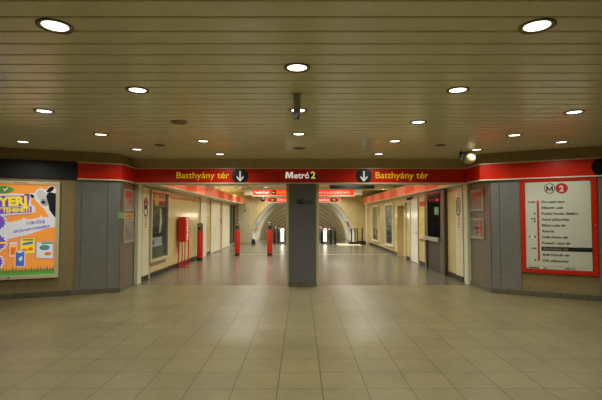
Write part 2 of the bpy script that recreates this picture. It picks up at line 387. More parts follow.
# left
fl = thing('sign_fascia', 'plain red sign fascia above the left grey steel cladding', 'sign', (LB[0], LB[1], ZB), aL)
fascia_box(fl, -.785, .02, .06)
q = thing('corner', None, None)       # return piece, same thing
bpy.data.objects.remove(q)
mb = MB().box(-3.75, -3.69, 8.9, YP-.02, ZB+.022, ZT-.018); lower = MB().box(-3.75, -3.678, 8.895, YP-.02, ZB, ZB+.022); upper = MB().box(-3.75, -3.678, 8.895, YP-.02, ZT-.018, ZT)
def child_world(mbx, name, mat, par):
    """geometry given in room coordinates, stored in the parent's frame"""
    ca, sa = math.cos(-par.rotation_euler.z), math.sin(-par.rotation_euler.z); px, py, pz = par.location
    mbx.v = [((x-px)*ca-(y-py)*sa, (x-px)*sa+(y-py)*ca, z-pz) for x, y, z in mbx.v]
    return mbx.build(name, mat, par)
child_world(mb, 'return_panel', m_red, fl); child_world(lower, 'lower_trim', m_trim, fl); child_world(upper, 'upper_trim', m_trim, fl)
fr = thing('sign_fascia', 'red sign fascia above the metro line map on the right wall', 'sign', (RB[0], RB[1], ZB), aR)
fascia_box(fr, -.03, lenR, .06, (.62,))
child_world(MB().box(3.69, 3.75, 8.9, YP-.02, ZB+.022, ZT-.018), 'return_panel', m_red, fr)
child_world(MB().box(3.678, 3.75, 8.895, YP-.02, ZB, ZB+.022), 'lower_trim', m_trim, fr)
child_world(MB().box(3.678, 3.75, 8.895, YP-.02, ZT-.018, ZT), 'upper_trim', m_trim, fr)
d = MB().disc(2.06, zc, .172, -.066, -.058, 40).build('symbol_disc', m_black, fr)
for zz in (.03, -.075): MB().box(2.06, 2.15, -.07, -.064, zc+zz, zc+zz+.025).build('symbol_bar', m_yellow, d)

# ---------------------------------------------------------------- ceiling downlights
ORD = ['nearest', 'second nearest', 'third nearest', 'fourth nearest', 'fifth nearest']
def add_light(x, y, z, size, power, col=(.985, .995, .91), spread=150):
    l = bpy.data.lights.new('lamp_light', 'AREA'); l.shape = 'DISK'; l.size = size; l.energy = power; l.color = col
    l.spread = math.radians(spread)
    o = bpy.data.objects.new('lamp_light', l); C.objects.link(o); o.location = (x, y, z); return o
def downlight(x, y, z, label, state='on', group=None, r=.118, power=0):
    t = thing('downlight', label, 'ceiling light', (x, y, z), 0, group)
    mb = MB(); n = 32; prof = [(r, .004), (r, -.008), (r*.93, -.012), (r*.75, -.006), (r*.7, .004)]
    v = []; f = []
    for pr, pz in prof: v += [(pr*math.cos(2*PI*i/n), pr*math.sin(2*PI*i/n), pz) for i in range(n)]
    for k in range(len(prof)-1):
        for i in range(n): f.append((k*n+i, k*n+(i+1) % n, (k+1)*n+(i+1) % n, (k+1)*n+i))
    mb.add(v, f).build('rim', m_rim, t, smooth=True)
    MB().lathe([(r*.7, .003), (r*.7, -.003), (r*.5, -.007), (r*.1, -.009)], n=28).build('lens', {'on': m_lens, 'off': m_lensoff, 'red': m_lensred}[state], t)
    if state == 'on':
        o = add_light(0, 0, -.011, r*1.28, power or HALL_W); o.parent = t
    return t
HALL_W = 8.7
cols = {'left inner column': (-1.69, [2.92, 4.42, 5.93, 7.43, 8.97]), 'right inner column': (1.622, [2.92, 4.42, 5.93, 7.43, 8.96]),
        'centre column': (-.035, [3.75, 5.27, 6.79, 8.2]), 'left outer column': (-3.185, [5.31, 6.83, 8.34]), 'right outer column': (3.42, [5.36, 6.88, 8.37])}
for nm, (x, ys) in cols.items():
    for i, y in enumerate(ys):
        st, word = 'on', 'lit'
        if nm.startswith('left inner') and i == 2: st, word = 'red', 'unlit reddish'
        if nm.startswith('centre') and i == 3: st, word = 'off', 'unlit dark'
        downlight(x, y, ZC, f'{word} round ceiling downlight, {ORD[i]} in the {nm} of the hall', st)
downlight(-4.85, 7.49, ZC, 'lit round ceiling downlight near the wall above the orange poster')
downlight(4.56, 7.52, ZC, 'lit round ceiling downlight near the wall above the line map')
downlight(-2.573, 7.84, ZC, 'small dark flush ceiling fitting on the left near the portal', 'off', r=.1)
downlight(2.542, 7.84, ZC, 'small dark flush ceiling fitting on the right near the portal', 'off', r=.1)
for x, y in [(-1.68, 1.4), (1.63, 1.4), (-.03, 2.2), (-.03, .7), (-3.2, 3.8), (3.4, 3.8), (-.03, -1.4)]:
    downlight(x, y, ZC, 'lit round ceiling downlight ' + ('out to the left side' if x < -2 else 'out to the right side' if x > 2 else 'above and behind the viewpoint'), group='downlights above and behind the viewpoint')

# ---------------------------------------------------------------- hall things
t = thing('dome_camera', 'round metallic dome camera on a black bracket below the ceiling by the right corner', 'camera', (3.374, 8.62, ZC))
MB().sphere((0, 0, -.138), .122).build('dome', M('dome_metal', (200, 184, 140), .3, .6), t, smooth=True)
MB().box(-.2, -.02, -.02, .02, -.045, -.02).box(-.19, -.155, -.02, .02, -.2, 0).tube([(-.17, 0, -.15), (-.1, 0, -.15)], .02).build('bracket', m_black, t)
t = thing('ceiling_camera', 'grey camera on a drop bracket hanging from the middle of the ceiling', 'camera', (-.043, 4.56, ZC))
MB().box(-.055, .055, -.04, .04, -.008, 0).build('mount_plate', m_satin, t)
MB().prism([(-.04, 0), (.04, 0), (.035, -.2), (-.03, -.2)], -.02, .015).build('bracket', M('grey_bracket', (168, 166, 158), .4, .2), t, bevel=.004)
MB().box(-.035, .028, -.075, .06, -.25, -.185).build('camera_body', M('camera_grey', (96, 94, 90), .4, .3), t, bevel=.006)
MB().prism([(-.015+.024*math.cos(a*PI/8), -.258+.024*math.sin(a*PI/8)) for a in range(16)], -.085, -.02).build('camera_lens', m_black, t)
MB().box(.0, .022, -.03, .01, -.275, -.25).build('cable_gland', m_rubber, t)

# advertising light box on the left wall
pc = PL(1.71)
ad = thing('advertising_lightbox', 'backlit orange poster with a black and white cow in a cream frame', 'poster', (pc[0], pc[1], .365), aL)
Z0 = .365
fw, fh = .625, 1.86
mb = MB().box(-fw, fw, -.06, 0, 0, .07).box(-fw, fw, -.06, 0, fh-.062, fh).box(-fw, -fw+.066, -.06, 0, .07, fh-.062).box(fw-.066, fw, -.06, 0, .07, fh-.062)
mb.build('frame', M('cream_frame', (236, 231, 198), .35), ad, bevel=.006)
MB().box(-.14, .09, -.0625, -.059, fh-.04, fh-.03).build('frame_print', m_red_ink, ad)
MB().box(-.2, -.17, -.066, -.058, .03, .05).build('frame_lock', m_black, ad)
iw = fw-.066
MB().box(-iw, iw, -.03, 0, .07, fh-.062).build('poster_sheet', p_orange, ad)
def G(name, poly, mat, layer=1, par=ad):
    y0 = -.03-layer*.0016
    return MB().prism([(max(-iw, min(iw, a)), b-Z0) for a, b in poly], y0, y0+.0015).build(name, mat, par)
def rectz(a, b, c, d): return [(a, c), (b, c), (b, d), (a, d)]
G('cow_outline', [(.05, 1.985), (.0, 1.965), (.03, 1.93), (.12, 1.92), (.19, 1.905), (.24, 1.83), (.3, 1.76), (.36, 1.7), (.44, 1.55), (.5, 1.42), (.559, 1.33), (.559, 2.05), (.53, 2.15), (.44, 2.14), (.4, 2.07), (.3, 2.10), (.23, 2.07), (.2, 2.0), (.12, 2.0)], p_white, 1)
G('cow_body_patch', [(.41, 2.0), (.47, 2.02), (.559, 2.0), (.559, 1.52), (.5, 1.6), (.45, 1.68), (.43, 1.8), (.39, 1.93)], p_black, 2)
G('cow_ear', [(.02, 1.975), (.08, 1.99), (.16, 1.975), (.2, 1.93), (.18, 1.905), (.1, 1.935), (.04, 1.945)], p_black, 2)
G('cow_ear', [(.39, 2.03), (.42, 2.09), (.47, 2.135), (.53, 2.13), (.51, 2.07), (.45, 2.01)], p_black, 2)
G('cow_face', [(.22, 2.0), (.26, 2.06), (.33, 2.06), (.38, 2.0), (.4, 1.9), (.36, 1.86), (.27, 1.88)], lit('ad_pale_grey', (196, 194, 194), .42), 2)
G('cow_muzzle', [(.29, 1.84), (.33, 1.89), (.41, 1.88), (.43, 1.8), (.4, 1.75), (.32, 1.77)], p_grey, 3)
G('cow_nostril', [(.31, 1.83), (.34, 1.86), (.38, 1.84), (.37, 1.8), (.33, 1.8)], p_black, 4)
G('headline_panel', [(-iw, 1.53), (.22, 1.63), (.2, 1.74), (.14, 1.78), (.13, 1.98), (-.12, 1.985), (-iw, 1.95)], p_white, 2)
def ptext(s, mat, x, z, w, h, lay, rot=.0, bold=.03): return text('poster_lettering', s, mat, ad, x, z-Z0, -.03-lay*.0016, w=w, h=h, bold=bold, rot=rot, thick=.001)
G('headline_shadow', [(-iw, 1.71), (.1, 1.755), (.12, 1.955), (-iw, 1.93)], p_purple, 3)
G('headline_shadow', [(-.5, 1.585), (.16, 1.63), (.15, 1.745), (-.5, 1.70)], p_purple, 3)
ptext('NYERJ', p_yellow, -.54, 1.735, .62, .17, 5, .06, .05)
ptext('EGY TEHENET!', p_yellow, -.52, 1.61, .65, .08, 5, .06, .05)
ptext('minden héten és naponta', p_purple, -.36, 1.535, .5, .035, 4, .09, .0)
G('milk_splash', [(-iw, 1.07), (-.3, 1.10), (-.05, 1.17), (.1, 1.2), (.25, 1.26), (.4, 1.32), (.559, 1.35), (.559, 1.53), (.5, 1.555), (.42, 1.53), (.34, 1.54), (.31, 1.58), (.29, 1.53), (.15, 1.5), (.06, 1.5), (.02, 1.53), (-.0, 1.49), (-.15, 1.45), (-.3, 1.43), (-iw, 1.42)], p_white, 2)
ptext('3 DB FŐDÍJ', p_purple, .08, 1.395, .3, .052, 4, .11, .03)
ptext('600 DB NAPI NYEREMÉNY', p_purple, -.13, 1.24, .62, .046, 4, .17, .03)
def burst(cx, cz, r, mat, lay, n=14, k=1.0, nm='splash'):
    return G(nm, [(cx+r*k*(1 if i % 2 else .8)*math.cos(2*PI*i/(2*n)), cz+r*(1 if i % 2 else .8)*math.sin(2*PI*i/(2*n))) for i in range(2*n)], mat, lay)
for cx, cz, r in ((-.40, 1.44, .15), (-.40, 1.06, .16), (-.42, .70, .14)):
    burst(cx, cz, r+.03, p_white, 3); burst(cx, cz, r, p_purple, 4)
G('splash_ribbon', rectz(-.48, -.24, 1.04, 1.075), p_yellow, 5)
G('badge', [(-.34+.2*math.cos(a*PI/12), 2.055+.075*math.sin(a*PI/12)) for a in range(24)], p_green, 2)
G('badge_centre', [(-.28+.07*math.cos(a*PI/12), 2.055+.06*math.sin(a*PI/12)) for a in range(24)], p_dgreen, 3)
G('badge_tick', [(-.32, 2.07), (-.29, 2.02), (-.23, 2.09), (-.25, 2.1), (-.29, 2.05), (-.305, 2.08)], p_white, 4)
# product packs
G('jar_outline', rectz(-.203, -.052, .773, 1.077), p_purple, 3); G('jar', rectz(-.195, -.06, .78, 1.07), p_lorange, 4)
G('jar_label', rectz(-.17, -.085, .83, .97), p_darkorange, 5); G('jar_cap', rectz(-.19, -.065, 1.03, 1.068), p_white, 5)
G('yellow_pack_outline', rectz(-.022, .229, .838, 1.142), p_purple, 3); G('yellow_pack', rectz(-.015, .222, .845, 1.135), p_yellow, 4)
G('yellow_pack_band', rectz(.02, .2, 1.09, 1.12), p_green, 5); G('yellow_pack_logo', [(.02, 1.0), (.19, 1.03), (.19, 1.075), (.02, 1.045)], p_blue, 5)
G('yellow_pack_food', [(.05+.05*math.cos(a*PI/6), .91+.03*math.sin(a*PI/6)) for a in range(12)], p_darkorange, 5)
G('yellow_pack_food', [(.15+.045*math.cos(a*PI/6), .93+.035*math.sin(a*PI/6)) for a in range(12)], p_darkorange, 5)
G('white_pack_outline', [(.242, .747), (.537, .728), (.537, 1.072), (.242, 1.063)], p_purple, 3); G('white_pack', [(.25, .755), (.53, .735), (.53, 1.065), (.25, 1.055)], p_white, 4)
G('white_pack_band', rectz(.33, .53, 1.02, 1.05), p_green, 5); G('white_pack_logo', [(.385+.085*math.cos(a*PI/10), .95+.05*math.sin(a*PI/10)) for a in range(20)], p_blue, 5)
G('white_pack_logo', [(.385+.065*math.cos(a*PI/10), .955+.03*math.sin(a*PI/10)) for a in range(20)], p_green, 6)
G('white_pack_food', [(.44+.06*math.cos(a*PI/6), .83+.035*math.sin(a*PI/6)) for a in range(12)], p_darkorange, 5)
G('carton_outline', rectz(-.095, .065, .6, .9), p_white, 6); G('carton', rectz(-.085, .055, .612, .885), p_blue, 7)
G('carton_splash', [(-.04, .75), (.0, .8), (.03, .78), (.02, .72), (-.02, .7)], p_white, 8); G('carton_top', rectz(-.06, .02, .86, .9), p_white, 8)
gr = [(-iw, .435), (iw, .435)]; n = 44
for i in range(n+1):
    x = iw-2*iw*i/n; gr.append((x, .50+(.07+.05*random.random() if i % 2 else .02)))
G('grass_strip', gr, p_dgreen, 2)
gr = [(-iw, .435), (iw, .435)]
for i in range(n+1):
    x = iw-2*iw*i/n; gr.append((x, .45+(.05+.04*random.random() if i % 2 == 0 else .02)))
G('grass_strip', gr, p_green, 3)

# metro line map on the right wall
pc = PR(1.333)
mp = thing('line_map_board', 'metro line map in a wide red frame on the right wall listing eleven stations', 'map', (pc[0], pc[1], .455), aR)
Zm = .455
mb = MB().box(-.63, .63, -.05, 0, 0, .075).box(-.63, .63, -.05, 0, 1.775, 1.829).box(-.63, -.556, -.05, 0, .075, 1.775).box(.545, .63, -.05, 0, .075, 1.775)
mb.build('frame', m_red, mp, bevel=.005)
MB().box(-.556, .545, -.03, 0, .075, 1.775).build('map_sheet', m_mapbg, mp)
MB().box(-.556, .545, -.034, -.03, .075, .083).box(-.556, .545, -.034, -.03, 1.767, 1.775).box(-.556, -.548, -.034, -.03, .075, 1.775).box(.537, .545, -.034, -.03, .075, 1.775).build('inner_gasket', m_dark_ink, mp)
MB().disc(.595, 1.392-Zm, .012, -.054, -.05, 12).build('frame_lock', m_satin, mp)
yy = -.032
em = MB().ring(-.123, 2.09-Zm, .082, .095, yy, -.03, 36, k=1.03).build('metro_emblem', m_dark_ink, mp)
mb = MB(); cx, cz = -.123, 2.09-Zm
for sx in (-1, 1):
    mb.box(cx+sx*.045-.011, cx+sx*.045+.011, yy, -.03, cz-.045, cz+.045)
    mb.prism([(cx+sx*.056, cz+.045), (cx+sx*.034, cz+.045), (cx-sx*.006, cz-.03), (cx+sx*.006, cz-.045)], yy, -.03)
    mb.box(cx+sx*.045-.02, cx+sx*.045+.02, yy, -.03, cz-.05, cz-.04)
mb.build('letter_m', m_dark_ink, em)
d = MB().disc(.076, 2.087-Zm, .102, yy, -.03, 36, rz=.1).build('number_disc', m_red_ink, mp)
text('numeral', '2', M('map_white_print', (236, 232, 216), .4), d, .076, 2.032-Zm, yy, w=.075, h=.11, al='c', bold=.03, thick=.001)
stn = ['Örs vezér tere', 'Pillangó utca', 'Puskás Ferenc Stadion', 'Keleti pályaudvar', 'Blaha Lujza tér', 'Astoria', 'Deák Ferenc tér', 'Kossuth Lajos tér', 'Batthyány tér', 'Széll Kálmán tér', 'Déli pályaudvar']
lx = -.327
MB().box(lx-.017, lx+.017, yy, -.03, .69-Zm, 1.86-Zm).build('line_stripe', m_red_ink, mp)
ws = [.38, .36, .6, .46, .4, .2, .43, .47, .42, .45, .43]
for i, s in enumerate(stn):
    z = 1.833-i*.1129-Zm
    MB().disc(lx, z, .012, yy-.0016, yy, 12).build('station_mark', m_paper, mp)
    if i == 8: MB().box(-.28, .537, yy-.001, -.03, z-.04, z+.038).build('station_highlight', m_dark_ink, mp)
    text('station_name', s, m_paper if i == 8 else m_dark_ink, mp, -.265+(.015 if i == 8 else 0), z-.022, yy-(.001 if i == 8 else 0), w=ws[i], h=.047, bold=.018, thick=.001)
def dots(z, *c):
    for dx, m in c: MB().disc(lx-.06-dx, z-Zm, .018, yy, -.03, 14).build('interchange_dot', m, mp)
dots(1.833, (.0, m_red_ink), (.04, m_red_ink), (.085, m_grey_ink)); dots(1.607, (.0, m_grey_ink))
dots(1.505, (.0, m_green), (.045, m_grey_ink)); dots(1.455, (.0, m_blue))
dots(1.156, (.0, m_blue), (.045, p_yellow), (.09, m_grey_ink)); dots(.93, (.0, m_maroon), (.045, m_grey_ink)); dots(.704, (.0, m_blue))
MB().box(-.53, .52, yy, -.03, .592-Zm, .595-Zm).box(-.5, -.32, yy, -.03, .548-Zm, .565-Zm).box(.1, .19, yy, -.03, .552-Zm, .572-Zm).build('footer_print', m_dark_ink, mp)
MB().box(-.31, -.27, yy, -.03, .548-Zm, .565-Zm).build('footer_mark', p_yellow, mp)
MB().box(-.26, -.2, yy, -.03, .548-Zm, .565-Zm).box(.2, .27, yy, -.03, .555-Zm, .57-Zm).build('footer_print', m_grey_ink, mp)

# small framed notices on the steel returns
def notice(label, side, yc, z0, w, h, marks, name='notice_frame'):
    rz = PI/2+.0823 if side < 0 else -PI/2
    t = thing(name, label, 'notice', (xs(side, yc)-side*.019, yc, z0), rz)
    a = w/2; k = .036
    MB().box(-a, a, -.025, 0, 0, k).box(-a, a, -.025, 0, h-k, h).box(-a, -a+k, -.025, 0, k, h-k).box(a-k, a, -.025, 0, k, h-k).build('frame', m_satin, t, bevel=.003)
    MB().box(-a+k, a-k, -.012, 0, k, h-k).build('paper_sheet', m_paper, t)
    for x0, x1, zz0, zz1, m in marks:
        MB().box(-a+k+x0*(w-2*k), -a+k+x1*(w-2*k), -.0135, -.012, k+zz0*(h-2*k), k+zz1*(h-2*k)).build('print_block', m, t)
    return t
lines = [(.1, .9, .08+.07*i, .105+.07*i, m_grey_ink) for i in range(7)]
notice('upper framed red map notice on the left pilaster', -1, 9.45, 1.665, .72, .475, [(.08, .9, .72, .94, m_red_ink), (.15, .7, .6, .72, m_red_ink), (.45, .8, .35, .5, m_red_ink)]+lines[:4])
notice('lower framed grey map notice on the left pilaster', -1, 9.45, .985, .72, .49, [(.15, .4, .4, .7, m_grey_ink), (.35, .8, .25, .45, m_grey_ink)]+lines[:3])
t = thing('direction_plate', 'yellow plate with red mark between the two frames on the left pilaster', 'sign', (xs(-1, 9.45)+.019, 9.45, 1.495), PI/2+.0823)
MB().box(-.36, .36, -.012, 0, 0, .135).build('plate', M('pale_yellow_plate', (206, 188, 120), .4), t, bevel=.003)
MB().box(-.02, .07, -.0135, -.012, .025, .11).build('red_mark', m_red_ink, t)
MB().box(-.25, -.1, -.0135, -.012, .05, .08).box(.12, .26, -.0135, -.012, .05, .08).build('print_block', m_red_ink, t)
t = thing('exit_sticker', 'small green escape route sign at the corner of the left pilaster', 'sign', (PL(.005)[0], PL(.005)[1]-.02, 1.515), aL)
MB().box(-.02, .075, -.012, 0, 0, .12).build('plate', M('green_plate', (150, 176, 110), .4), t)
MB().box(-.0, .03, -.0135, -.012, .03, .09).build('white_mark', m_paper, t)
notice('upper framed red timetable notice on the right pilaster', 1, 9.51, 1.67, .7, .47, [(.08, .92, .72, .93, m_red_ink), (.1, .5, .55, .68, m_red_ink)]+[(.1, .9, .06+.09*i, .09+.09*i, m_red_ink if i % 2 else m_grey_ink) for i in range(5)])
notice('lower framed striped timetable notice on the right pilaster', 1, 9.51, 1.06, .71, .455, [(.06, .2, .1, .9, m_grey_ink), (.28, .42, .1, .9, m_grey_ink), (.5, .62, .2, .9, m_red_ink), (.78, .92, .1, .92, m_red_ink), (.3, .8, .48, .58, m_red_ink)])

# ---------------------------------------------------------------- corridor
def wall_thing(name, label, cat, side, yc, z0=0, group=None, off=0):
    return thing(name, label, cat, ((XL+off) if side < 0 else (XR-off), yc, z0), PI/2 if side < 0 else -PI/2, group)
# white boards with a stacked ring emblem just inside the portal
for side, yc in ((-1, 10.49), (1, 10.43)):
    w = wall_thing('logo_board', f'tall white board with ring emblem and red lettering just inside the portal on the {"left" if side < 0 else "right"}', 'sign board', side, yc, .13, off=.021)
    MB().box(-.23, .23, -.02, 0, 0, 2.13).build('board', m_white, w, bevel=.004)
    MB().box(-.23, .23, -.015, 0, -.13, 0).build('plinth', m_blackskirt, w)
    e = MB()
    if side < 0:
        e.ring(-.03, 1.745, .1, .135, -.024, -.02, 28).ring(-.03, 1.55, .1, .135, -.024, -.02, 28)
        e.ring(-.03, 1.645, .03, .06, -.024, -.02, 20)
    else:
        z0, z1 = 1.58, 1.75; r0, r1 = .105, .14; cx = -.03
        for zz, a0, a1 in ((z1, 0, PI), (z0, PI, 2*PI)): e.ring(cx, zz, r0, r1, -.024, -.02, 20, a0=a0, a1=a1)
        e.box(cx-r1, cx-r0, -.024, -.02, z0, z1).box(cx+r0, cx+r1, -.024, -.02, z0, z1)
        e.ring(cx, 1.74, .04, .065, -.024, -.02, 16).ring(cx, 1.6, .04, .065, -.024, -.02, 16).box(cx-.02, cx+.02, -.024, -.02, 1.63, 1.7)
    e.build('ring_emblem', m_dark_ink, w)
    if side < 0: MB().disc(-.03, 1.77, .085, -.023, -.02, 20, rz=.06).build('red_disc', m_red_ink, w)
    mb = MB()
    for i, z in enumerate((1.36, 1.29, 1.22, 1.15)): mb.box(-.07, .05-.02*(i % 2), -.022, -.02, z, z+.04)
    mb.build('red_print', M('pale_red_print', (206, 110, 80), .4), w)
struct('trim_9', MB().box(XL, XL+.03, 10.74, 10.86, 0, ZB), m_satin)
# left poster cabinet
w = wall_thing('poster_cabinet', 'large glazed poster cabinet with a dark picture on the left corridor wall', 'poster', -1, 11.46, .395)
a, h, k = .72, 1.85, .08
MB().box(-a, a, -.09, 0, 0, k).box(-a, a, -.09, 0, h-k, h).box(-a, -a+k, -.09, 0, k, h-k).box(a-k, a, -.09, 0, k, h-k).build('frame', M('silver_cream_frame', (204, 194, 156), .3, .3), w, bevel=.008)
MB().box(-a+k, a-k, -.02, 0, k, h-k).build('poster_sheet', M('dark_picture', (66, 62, 56), .15, noise=(2.2, .55)), w)
MB().box(-.62, .62, -.022, -.02, 1.42, 1.75).build('sky_area', M('picture_pale', (150, 142, 122), .15, noise=(3, .3)), w)
MB().box(-.55, .6, -.024, -.022, 1.43, 1.58).build('red_title', M('picture_red', (150, 40, 34), .2, noise=(9, .3)), w)
MB().disc(-.15, 1.6, .17, -.026, -.024, 24).build('yellow_disc', M('picture_yellow', (222, 200, 60), .2), w)
MB().prism([(.05, .72), (.2, .75), (.3, 1.0), (.22, 1.35), (.1, 1.38), (.12, 1.1)], -.024, -.02).build('white_figure', M('picture_white', (220, 214, 200), .2), w)
MB().box(-.55, .3, -.024, -.02, .38, .62).build('white_caption', M('picture_caption', (206, 206, 208), .2), w)
MB().box(-.5, -.3, -.026, -.024, .44, .55).build('caption_mark', m_blue, w)
MB().box(-a+k, a-k, -.045, -.04, k, h-k).build('glass_pane', m_glass, w)
# red newspaper box
nb = thing('newspaper_box', 'red newspaper box on thin tube legs beside the left corridor wall', 'newspaper box', (-3.63, 13.4, 0))
MB().box(-.115, .115, -.23, .23, .785, 1.54).build('cabinet', m_redpaint, nb, bevel=.01)
for x in (-.1, .1):
    for y in (-.21, .21): MB().tube([(x, y, 0), (x, y, .8)], .016).build('leg', m_redpaint, nb)
MB().tube([(-.1, -.21, .04), (.1, -.21, .04), (.1, .21, .04), (-.1, .21, .04), (-.1, -.21, .04)], .016).build('foot_rail', m_redpaint, nb)
mb = MB()
zz = 1.5
for i in range(8):
    mb.box(.1145, .1165, -.12+.05*(i % 3), .1-.03*(i % 2), zz-.05, zz); mb.box(.1145, .1165, -.02-.05*(i % 2), .03+.04*(i % 3), zz-.075, zz-.05); zz -= .086
mb.build('white_lettering', M('white_print', (232, 222, 208), .4), nb)
# ticket validator columns
for lab, (x, y) in zip(('red ticket validator post with grey head beside the left corridor wall', 'red ticket validator post with grey head, left of the two standing in mid corridor', 'red ticket validator post with grey head, nearest the central pillar'),
                       ((-3.6, 15.45), (-2.543, 17.32), (-1.25, 17.32))):
    v = thing('ticket_validator', lab, 'ticket validator', (x, y, 0))
    MB().lathe([(.1, 0), (.1, .09)]).build('base', m_rubber, v, smooth=True)
    MB().lathe([(.105, .085), (.105, 1.0), (.1, 1.02)]).build('column', m_redpaint, v, smooth=True)
    MB().lathe([(.1, 1.01), (.1, 1.27), (.09, 1.31), (.05, 1.33)]).build('head', m_validhead, v, smooth=True)
    MB().box(-.03, .04, -.106, -.08, 1.1, 1.19).build('ticket_slot', m_black, v)
    MB().disc(-.0, 1.225, .016, -.106, -.09, 10).build('indicator', m_yellow, v)
# white doors on the left corridor wall
def door(n, side, yc, w, h, leaves=1, handle=True):
    t = tag(bpy.data.objects.new(f'door_{n}', None), kind='structure'); C.objects.link(t)
    t.location = (XL if side < 0 else XR, yc, 0); t.rotation_euler = (0, 0, PI/2 if side < 0 else -PI/2)
    MB().box(-w/2-.05, -w/2, -.04, 0, 0, h+.05).box(w/2, w/2+.05, -.04, 0, 0, h+.05).box(-w/2, w/2, -.04, 0, h, h+.05).build('door_frame', M('door_frame_paint', (196, 182, 140), .3), t)
    for i in range(leaves):
        a = -w/2+i*w/leaves; b = a+w/leaves
        MB().box(a+.004, b-.004, -.025, 0, .02, h-.004).build('door_leaf', m_door, t, bevel=.004)
    hx = (w/2-.1) if leaves == 1 else -.06
    if handle: MB().tube([(hx, -.02, 1.02), (hx, -.07, 1.02), (hx-.12, -.07, 1.02)], .012).box(hx-.02, hx+.02, -.03, -.02, .92, 1.1).build('door_handle', m_satin, t)
    return t
door(1, -1, 19.15, 2.0, 2.2, 2); door(2, -1, 21.75, 2.1, 2.2, 2)
struct('trim_10', MB().box(XL, XL+.05, 16.21, 17.2, 0, ZB), m_white)
t = wall_thing('alarm_button', 'small red alarm box between the white doors on the left corridor wall', 'alarm box', -1, 20.42, 1.22, off=-.004)
MB().box(-.06, .06, -.05, 0, 0, .22).build('housing', m_redpaint, t, bevel=.008); MB().disc(0, .11, .035, -.056, -.05, 16).build('button', m_paper, t)
t = thing('glazed_partition', 'dark glazed partition at the far end of the left corridor wall', 'partition', (XL-.06, 24.2, 0), PI/2)
MB().box(-1.1, 1.1, -.03, .03, 0, .08).box(-1.1, 1.1, -.03, .03, 2.2, 2.28).box(-1.1, -1.02, -.03, .03, .08, 2.2).box(-.04, .04, -.03, .03, .08, 2.2).box(1.02, 1.1, -.03, .03, .08, 2.2).build('frame', m_satin, t)
MB().box(-1.05, 1.05, -.008, .008, .06, 2.22).build('glass_pane', glass_mat('smoky_glass', (150, 158, 140)), t)
# end-wall door
t = tag(bpy.data.objects.new('door_3', None), kind='structure'); C.objects.link(t); t.location = (-3.3, YE, 0)
MB().box(-.38, -.34, -.05, 0, 0, 2.22).box(.34, .38, -.05, 0, 0, 2.22).box(-.34, .34, -.05, 0, 2.17, 2.22).build('door_frame', m_post, t)
MB().box(-.34, .34, -.035, 0, .01, 2.17).build('door_leaf', M('end_door_paint', (214, 202, 160), .3), t)
MB().box(-.06, .03, -.038, -.034, 1.86, 1.94).build('door_sign', m_maroon, t)
MB().tube([(.28, -.03, 1.0), (.28, -.08, 1.0), (.18, -.08, 1.0)], .012).build('door_handle', m_satin, t)
# lit fascia bands along both corridor walls
for side, xb in ((-1, -3.36), (1, 3.62)):
    fb = thing('corridor_fascia', f'glowing red panelled fascia along the {"left" if side < 0 else "right"} corridor wall', 'sign', (xb, 17.55, ZB), PI/2 if side < 0 else -PI/2)
    y0 = -7.4; n = 12; wd = 14.85/n
    for i in range(n):
        a = y0+i*wd
        MB().box(a+.006, a+wd-.006, -.0, .03, .03, ZT-ZB-.02).build('panel', m_redlit2 if i % 2 else m_redlit, fb)
    dep = (XR-3.62 if side > 0 else -3.36-XL)-.022
    MB().box(y0, -y0+.05, -.012, dep, 0, .03).build('lower_trim', m_trim, fb)
    MB().box(y0, -y0+.05, -.012, dep, ZT-ZB-.02, ZT-ZB).build('upper_trim', m_trim, fb)
    MB().box(y0, -y0+.05, .03, .05, .03, ZT-ZB-.02).build('back_panel', m_satin, fb)
    e0, e1 = (-y0+.02, -y0+.05) if side < 0 else (y0, y0+.03)
    MB().box(e0, e1, .0, dep, .03, ZT-ZB-.02).build('end_cap', m_red, fb)
# right corridor wall
kb = wall_thing('ticket_booth_window', 'dark metal framed booth window with a silver counter ledge on the right corridor wall', 'ticket booth', 1, 12.27)
for a, b in ((-.9, -.72), (.70, .92)): MB().box(a, b, -.09, 0, 0, 2.2).build('post', m_dark, kb, bevel=.006)
MB().box(-.9, .92, -.09, 0, 2.2, 2.27).build('head_rail', m_dark, kb)
MB().box(-.72, .46, -.05, 0, .0, .86).build('lower_panel', m_darkpanel, kb)
MB().box(-.92, .5, -.14, 0, .86, .97).build('counter_ledge', m_satin, kb, bevel=.006)
MB().box(-.72, .46, -.03, 0, .97, 2.2).build('booth_interior', M('booth_dark', (30, 28, 24), .3), kb)
MB().box(-.6, .4, -.035, -.03, 1.0, 1.22).build('desk_clutter', M('booth_beige', (130, 122, 100), .5), kb)
MB().box(-.72, .46, -.07, -.062, .97, 2.2).build('glass_pane', glass_mat('booth_glass', (110, 112, 108), .03, 1.12), kb)
MB().box(-.72, -.66, -.085, -.02, .97, 2.2).build('mullion', m_satin, kb)
MB().box(.46, .7, -.05, 0, .0, 2.2).build('side_jamb', M('brown_metal_jamb', (128, 114, 92), .35, .4), kb)
s = MB().box(.05, .42, -.077, -.071, 1.6, 1.82).build('exit_sticker', m_green, kb)
MB().box(.1, .26, -.079, -.077, 1.65, 1.78).build('white_mark', m_paper, s)
MB().box(.2, .44, -.077, -.071, 1.98, 2.05).build('red_sticker', m_red_ink, kb)
w = wall_thing('yellow_notice_board', 'yellow and white framed price list with a red heading on the right corridor wall', 'notice', 1, 13.6, .83)
MB().box(-.37, .37, -.03, 0, 0, 1.25).build('backboard', M('pale_board', (222, 204, 140), .2), w)
MB().box(-.33, .33, -.033, -.03, 1.05, 1.2).build('red_heading', m_red_ink, w)
MB().box(-.33, .33, -.033, -.03, .9, 1.03).build('yellow_strip', M('yellow_print', (214, 190, 40), .3), w)
